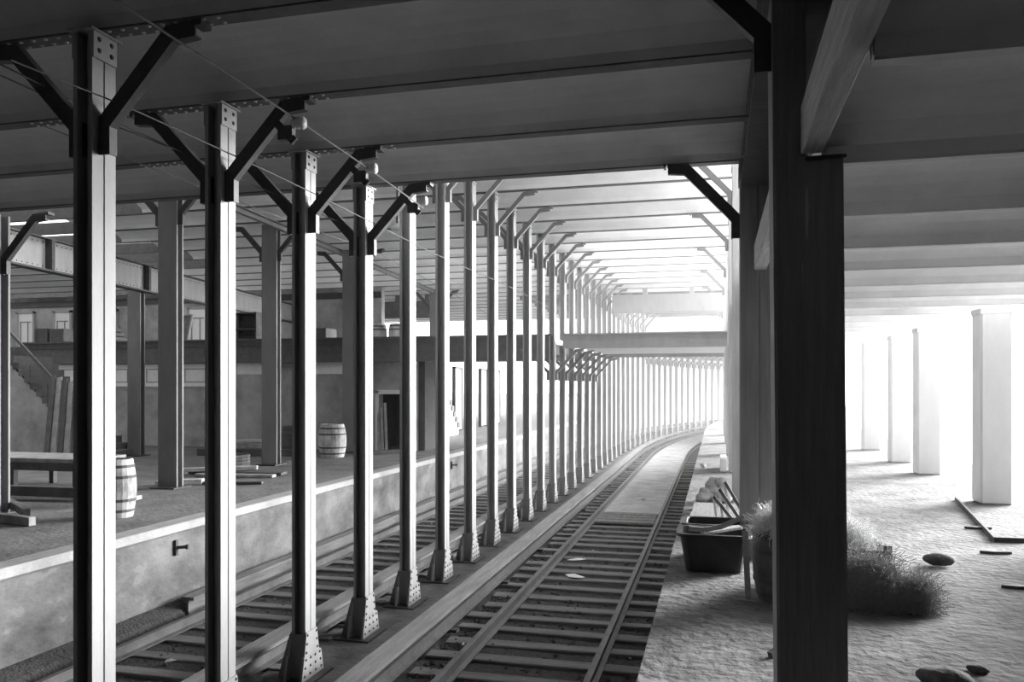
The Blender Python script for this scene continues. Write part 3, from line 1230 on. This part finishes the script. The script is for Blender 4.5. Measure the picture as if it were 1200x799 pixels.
# board slab and leaning frames behind the tub
mb = MB()
mb.box(-.19, -.6, 0, .15, .6, .14)
o = mb.build('wooden_box', BOARD, bevel=.01)
o.location = (-.17, 11.0, 0)
tag(o, 'flat closed wooden box on the platform edge behind the tubs', 'box')
mb = MB()
mb.box(-.19, -.5, 0, .15, .5, .1)
o = mb.build('wooden_box', BOARD, bevel=.01)
o.location = (-.16, 12.3, 0)
tag(o, 'low pale box just in front of the rubble heap', 'box')
for i in range(3):
    o = empty('trestle', (.02 + .07 * i, 10.55 + .12 * i, 0))
    mb = MB()
    w2, h2 = .05, .5 + .08 * i
    tl = .22
    mb.bar((0, 0, .02), (-.06, 0, h2), .05, .03)
    mb.build('upright', WOODL, o)
    mb = MB()
    mb.bar((-.06, 0, h2), (.26, 0, .1), .05, .04)
    mb.build('sloping_rail', WOODD, o)
    mb = MB()
    mb.bar((0, 0, .1), (.22, 0, .03), .05, .045)
    mb.build('bottom_rail', WHITE, o)
    tag(o, 'angled wooden frame leaning at the grey pillar behind the tub, %s from the front' % nth(i + 1), 'frame', 'wooden frames leaning by the pillar')
# rubble heap
for i, (x, y, z, r) in enumerate(((-.15, 13.6, .1, .14), (.0, 13.65, .12, .16), (.1, 13.55, .09, .12), (-.02, 13.75, .27, .13), (-.22, 13.5, .07, .1), (.06, 13.7, .3, .1))):
    mb = MB()
    mb.blob((0, 0, 0), r * 1.15, r, r * .9, i, .28)
    o = mb.build('rubble_lump', WOOD, smooth=True)
    o.location = (x, y, z)
    tag(o, 'lump of rubble in the heap on platform edge, ' + ('leftmost lower', 'middle lower', 'right lower', 'upper left', 'small one at the left foot', 'topmost')[i], 'rubble', 'rubble heap on the platform edge')
mb = MB()
mb.box(-.06, -.5, 0, .08, .5, .3)
o = mb.build('white_block', WHITE, bevel=.015)
o.location = (.13, 18.9, 0)
tag(o, 'white block at the foot of the fourth pale pillar', 'block')
plank('plank', (-.33, 19.2, .12), (-.28, 19.25, .02), .12, .08, WHITE, 'small white offcut on the far platform edge')


def barrel(name, loc, r, h, lb, hoops=(.12, .3, .7, .88), m=BARREL, open_top=False, tilt=(0, 0, 0)):
    o = empty(name, loc)
    o.rotation_euler = tilt
    n = 22
    prof = []
    for i in range(11):
        t = i / 10
        prof.append((r * (.82 + .18 * math.sin(PI * t)), h * t))
    if open_top:
        prof += [(r * .76, h), (r * .78, h * .86), (.001, h * .86)]
    else:
        prof += [(r * .75, h), (r * .75, h * .96), (.001, h * .96)]
    mb = MB()
    mb.lathe(prof, n)
    mb.build('staves', m, o)
    for t in hoops:
        rr_ = r * (.82 + .18 * math.sin(PI * t)) + .006
        mb = MB()
        mb.lathe([(rr_ - .012, h * t - .02), (rr_, h * t - .02), (rr_, h * t + .02), (rr_ - .012, h * t + .02)], n)
        mb.build('hoop', STEELD, o)
    return tag(o, lb, 'barrel')


bo = barrel('barrel', (.58, 7.55, 0), .27, .64, 'dark wooden barrel stuffed with straw left of the black post', open_top=True, m=WOODD)
st_ = strands('straw_stuffing', 2200, (.58, 7.5, .6), (.25, .22, .22), .2, .0017, 4)
tag(st_, 'pale tangled straw bulging out of the dark barrel', 'straw', kind='stuff')
mb = MB()
mb.bar((.27, 7.42, .02), (.24, 7.4, .62), .05, .03, up=(0, 1, 0))
tag(mb.build('stave', WOOD), 'loose pale stave leaning on the dark barrel', 'stave')
# crate with straw right of the post
cr = empty('crate', (1.1, 8.1, 0))
tag(cr, 'dark wooden packing crate overflowing with straw, right of the black post', 'crate')
hx, hy, hz = .4, .32, .43
for (a, b_, c_, d_) in ((-hx, -hy, hx, -hy + .025), (-hx, hy - .025, hx, hy), (-hx, -hy + .025, -hx + .025, hy - .025), (hx - .025, -hy + .025, hx, hy - .025)):
    mb = MB()
    for i in range(3):
        mb.box(a, b_, .01 + i * hz / 3, c_, d_, .005 + (i + 1) * hz / 3 - .008)
    mb.build('side', WOODD, cr)
mb = MB()
mb.box(-hx + .03, -hy + .03, .01, hx - .03, hy - .03, .03)
mb.build('bottom', WOODD, cr)
mb = MB()
mb.box(hx - .06, -hy - .03, 0, hx + .005, -hy, hz + .05)
mb.build('corner_batten', WOODD, cr)
tag(strands('straw_heap', 2600, (1.08, 8.05, .36), (.34, .22, .3), .24, .0018, 5), 'pale tangled straw heaped in the packing crate', 'straw', kind='stuff')
tag(strands('straw_heap', 3600, (1.28, 7.5, .02), (.34, .2, .42), .26, .0018, 6, None, STRAWD), 'dark tangled straw spilling down in front of the crate', 'straw', kind='stuff')
tag(strands('straw_heap', 1400, (1.66, 7.42, .02), (.13, .14, .28), .2, .0018, 8, None, STRAWD), 'small straw tuft at the right end of the spilled straw', 'straw', kind='stuff')
mb = MB()
mb.blob((0, 0, .07), .16, .1, .065, 5, .07)
o = mb.build('stone', STONE, smooth=True)
o.location = (2.27, 9.35, 0)
tag(o, 'dark oval stone lying alone on the bright platform floor', 'stone')
for x, y, r, lb in ((1.4, 5.62, .12, 'large dark lump at the bottom edge of the photo'), (1.68, 5.95, .05, 'small dark lump beside the larger one at the bottom')):
    mb = MB()
    mb.blob((0, 0, r * .4), r * 1.4, r, r * .55, 9, .1, 16, 10)
    o = mb.build('dirt_lump', STONE, smooth=True)
    o.location = (x, y, 0)
    tag(o, lb, 'lump')
for x, y, lb in ((3.05, 10.2, 'thin dark scrap lying on the platform below the angle iron'), (2.75, 8.5, 'dark flat scrap at the right photo edge'), (3.35, 11.9, 'small dark scrap inside the bend of the angle iron')):
    mb = MB()
    mb.prism([(-.16, -.03), (-.02, -.06), (.17, -.02), (.12, .05), (-.05, .03)], 'z', 0, .03)
    o = mb.build('scrap', STEELD)
    o.location = (x, y, 0.002)
    tag(o, lb, 'scrap')
mb = MB()
for p, q in (((3.85, 14.8), (3.28, 10.95)), ((3.27, 10.95), (3.62, 10.98))):
    a, b_ = Vector((p[0], p[1], .03)), Vector((q[0], q[1], .03))
    mb.bar(a, b_, .03, .06)
tag(mb.build('angle_iron', STEELD), 'bent dark iron bar lying on the bright platform before the near square pillar', 'iron bar')
mb = MB()
mb.bar((.36, 5.9, .02), (.6, 6.15, .12), .04, .04)
tag(mb.build('timber_offcut', WOODD), 'dark offcut leaning at the foot of the black post', 'offcut')

# ------------------------------------------------------------------ things on the left platform
b1 = barrel('barrel', (-8.46, 9.95, 0), .27, .84, 'stained wooden barrel standing behind the nearest column')
barrel('barrel', (-9.95, 19.7, 0), .37, .88, 'whitish wooden barrel standing on the left platform')
barrel('barrel', (-11.3, 20.0, 0), .33, .8, 'dark barrel half hidden by the third track column', m=WOODD)
# workbench
wb = empty('workbench', (-12.3, 12.6, 0))
tag(wb, 'rough dark wooden bench at the far left of the left platform', 'bench')
mb = MB()
mb.box(-1.8, -.5, .5, 1.3, .6, .58)
mb.build('top', WOOD, wb, bevel=.01)
mb = MB()
mb.box(-1.8, -.52, .36, 1.3, -.48, .5)
mb.build('apron', WOODD, wb)
for sx in (-1.6, -.3, 1.1):
    for sy in (-.42, .5):
        mb = MB()
        mb.box(sx - .05, sy - .05, 0, sx + .05, sy + .05, .5)
        mb.build('leg', WOODD, wb)
GL = 'planks leaning at the left stair'
for i in range(5):
    x = -15.35 + i * .17
    plank('leaning_plank', (x + .32, 15.4 + .02 * i, .0), (x - .12, 16.1, 2.15 - .05 * i), .15, .04, (WOODD, WOOD)[i % 2], 'tall plank leaning on the stair flank, %s from the left' % nth(i + 1), GL, up=(0, 1, 0))
GT = 'timbers lying about the left platform'
for a, b_, wd, th, m, lb in (
    ((-11.6, 9.6, .06), (-9.0, 9.0, .06), .1, .12, WOOD, 'long timber lying on left platform near its edge at the photo left'),
    ((-11.2, 10.6, .1), (-9.4, 9.3, .12), .1, .1, WOODD, 'dark timber crossing the long one at the photo left'),
    ((-11.4, 11.0, .05), (-9.2, 11.3, .06), .25, .06, WOODL, 'pale wide board lying flat in front of the bench'),
    ((-11.5, 10.7, .2), (-9.5, 10.75, .2), .1, .16, WOODD, 'black beam lying in front of the pale board'),
    ((-10.4, 13.3, .05), (-9.6, 13.6, .07), .2, .08, WOODL, 'pale block of boards left of the broad grey column'),
    ((-9.6, 13.6, .03), (-8.5, 13.9, .03), .12, .05, WOODD, 'dark plank right of the broad grey column'),
    ((-11.2, 14.9, .1), (-9.6, 15.5, .14), .14, .08, WOODL, 'pale timber on the stack before the second column'),
    ((-11.0, 15.2, .04), (-8.9, 15.4, .04), .3, .06, WOODD, 'dark wide board at the foot of the second column'),
    ((-10.6, 14.8, .03), (-8.9, 15.0, .03), .2, .06, WOOD, 'board lying in front of the dark wide board'),
    ((-13.5, 19.5, .35), (-11.3, 20.5, .4), .2, .08, WOODL, 'pale board on top of the rear timber stack'),
    ((-13.8, 19.8, .25), (-11.2, 20.2, .25), .5, .14, WOOD, 'thick middle board of the rear timber stack'),
    ((-13.8, 19.6, .09), (-11.0, 20.0, .09), .8, .18, WOODD, 'dark bottom balk of the rear timber stack'),
    ((-9.3, 20.6, .05), (-8.7, 21.3, .05), .2, .1, WOODD, 'dark offcut right of the whitish barrel'),
    ((-14.3, 20.7, .05), (-12.4, 21.5, .05), .2, .1, WOOD, 'long balk lying behind the rear timber stack'),
):
    plank('timber', a, b_, wd, th, m, lb, GT)
# coil of rope / wheel left of the column
mb = MB()
for k in range(4):
    mb.tube([(.42 * math.cos(t * PI / 9), .42 * math.sin(t * PI / 9), .05 + .07 * k) for t in range(19)], .045, 6)
o = mb.build('hose_coil', WOODD)
o.location = (-11.0, 16.6, 0)
tag(o, 'dark coil of hose on the left platform between the grey columns', 'coil')
# doorway clutter
for i in range(3):
    plank('leaning_plank', (-9.45 + .12 * i, 21.6, 0), (-9.6 + .1 * i, 21.93, 1.1 + .15 * i), .08, .03, WOOD, 'thin batten leaning at the dark doorway, %s from the left' % nth(i + 1), 'battens at the doorway', up=(0, 1, 0))

# ------------------------------------------------------------------ things on the mezzanine and footbridge
def crate(loc, sx, sy, sz, lb, m=BEAM, rz=0):
    o = empty('crate', loc, rz)
    mb = MB()
    mb.box(-sx / 2, -sy / 2, 0, sx / 2, sy / 2, sz)
    mb.build('body', m, o, bevel=.01)
    mb = MB()
    for x in (-sx / 2, sx / 2 - .08):
        mb.box(x, -sy / 2 - .02, 0, x + .08, -sy / 2, sz)
    for z in (0.02, sz - .1):
        mb.box(-sx / 2, -sy / 2 - .018, z, sx / 2, -sy / 2, z + .08)
    mb.build('battens', m, o)
    return tag(o, lb, 'crate', 'crates on the mezzanine')


crate((-21.95, 22.6, 3.2), .52, .6, .62, 'dark square crate on mezzanine edge, left of the pair')
crate((-21.3, 22.6, 3.2), .55, .6, .6, 'dark square crate on mezzanine edge, right of the pair')
crate((-11.9, 22.6, 3.2), .9, .7, .45, 'low grey crate on the footbridge left of the barrels')
for x, r, lb in ((-10.15, .3, 'whitish small barrel on the footbridge deck, left one'), (-9.5, .27, 'whitish small barrel on the footbridge deck, right one')):
    barrel('barrel', (x, 23.1, 3.2), r, .6, lb)
# shelf and leaning panel
sh = empty('shelf_unit', (-14.3, 22.5, 3.2))
tag(sh, 'dark open shelf unit standing on the footbridge beside the column', 'shelf')
mb = MB()
mb.box(-.45, -.2, 0, -.4, .2, 1.05)
mb.build('side_panel', STEEL, sh)
mb = MB()
mb.box(.4, -.2, 0, .45, .2, 1.0)
mb.build('side_panel', WOODD, sh)
for z in (.45, .95):
    mb = MB()
    mb.box(-.4, -.2, z, .4, .2, z + .04)
    mb.build('shelf', WOODD, sh)
mb = MB()
mb.box(-.4, .17, .0, .4, .2, 1.0)
mb.build('back_panel', WOODD, sh)
o = empty('hoarding', (-17.25, 23.0, 3.2))
tag(o, 'framed wooden panel leaning on the mezzanine behind the first column', 'panel')
mb = MB()
mb.hexa([(-.42, 0, 0), (.42, 0, 0), (.42, .03, 0), (-.42, .03, 0), (-.32, .3, 1.05), (.42, .3, 1.05), (.42, .33, 1.05), (-.32, .33, 1.05)])
mb.build('board', BEAM, o)
mb = MB()
for p, q in (((-.42, -.02, 0), (-.32, .28, 1.05)), ((.42, -.02, 0), (.42, .28, 1.05)), ((-.32, .28, 1.05), (.42, .28, 1.05))):
    mb.bar(p, q, .06, .04)
mb.build('frame', STEEL, o)
mb = MB()
for i in range(4):
    mb.box(-.5 + i * .1, -.3, i * .16, .9 - i * .12, .3, .15 + i * .16)
o = mb.build('stacked_trunk', BLACK, bevel=.02)
o.location = (-19.8, 22.6, 3.2)
tag(o, 'black bulky machine on the mezzanine edge beside the carrying column', 'machine')
o = make_left(2.55, False)
o.location = (-26.6, 25.0, 3.2)
tag(o, 'pale slim post standing on the mezzanine at the far left', 'post')
o.scale = (.6, .6, 1)

# litter
rr = random.Random(11)
for i, (x, y, lb) in enumerate(((-2.4, 14.2, 'crumpled white paper on the right track, nearer one'), (-2.25, 13.0, 'flat white paper beside the crumpled one on the right track'),
                                (-6.0, 7.9, 'white scrap on the left track bed, nearest one'), (-6.4, 9.6, 'white scrap on the left track bed, farther one'), (-2.0, 22.2, 'white scrap on the far planks of the right track'))):
    mb = MB()
    pts_ = [(.2 * math.cos(t) * rr.uniform(.5, 1.1), .12 * math.sin(t) * rr.uniform(.5, 1.1), rr.uniform(0, .05)) for t in [k * 1.047 for k in range(6)]]
    mb.add(pts_ + [(0, 0, .06)] + [(p[0], p[1], p[2] - .006) for p in pts_], [(k, (k + 1) % 6, 6) for k in range(6)] + [(7 + (k + 1) % 6, 7 + k, k, (k + 1) % 6) for k in range(6)] + [tuple(range(12, 6, -1))])
    o = mb.build('paper_scrap', WHITE)
    o.location = (x, y, -1.22)
    if 2 <= i <= 3:
        o.scale = (.4, .4, .6)
    tag(o, lb, 'paper', 'white scraps on the tracks')

# ------------------------------------------------------------------ haze added as overexposed glare towards the open end
hm = bpy.data.materials.new('glare_haze')
hm.use_nodes = True
nt = hm.node_tree
nt.nodes.remove(nt.nodes['Principled BSDF'])
vs_ = nt.nodes.new('ShaderNodeVolumeScatter')
vs_.inputs["Density"].default_value = 0.0075
vs_.inputs['Anisotropy'].default_value = 0.3
nt.links.new(vs_.outputs[0], nt.nodes['Material Output'].inputs['Volume'])
mb = MB()
mb.box(-8, 17, -1.4, 16, 105, 5.6)
o = mb.build('haze', hm)
tag(o, 'added pale haze standing in for glare at the far end of tracks and platform', 'haze', kind='stuff')
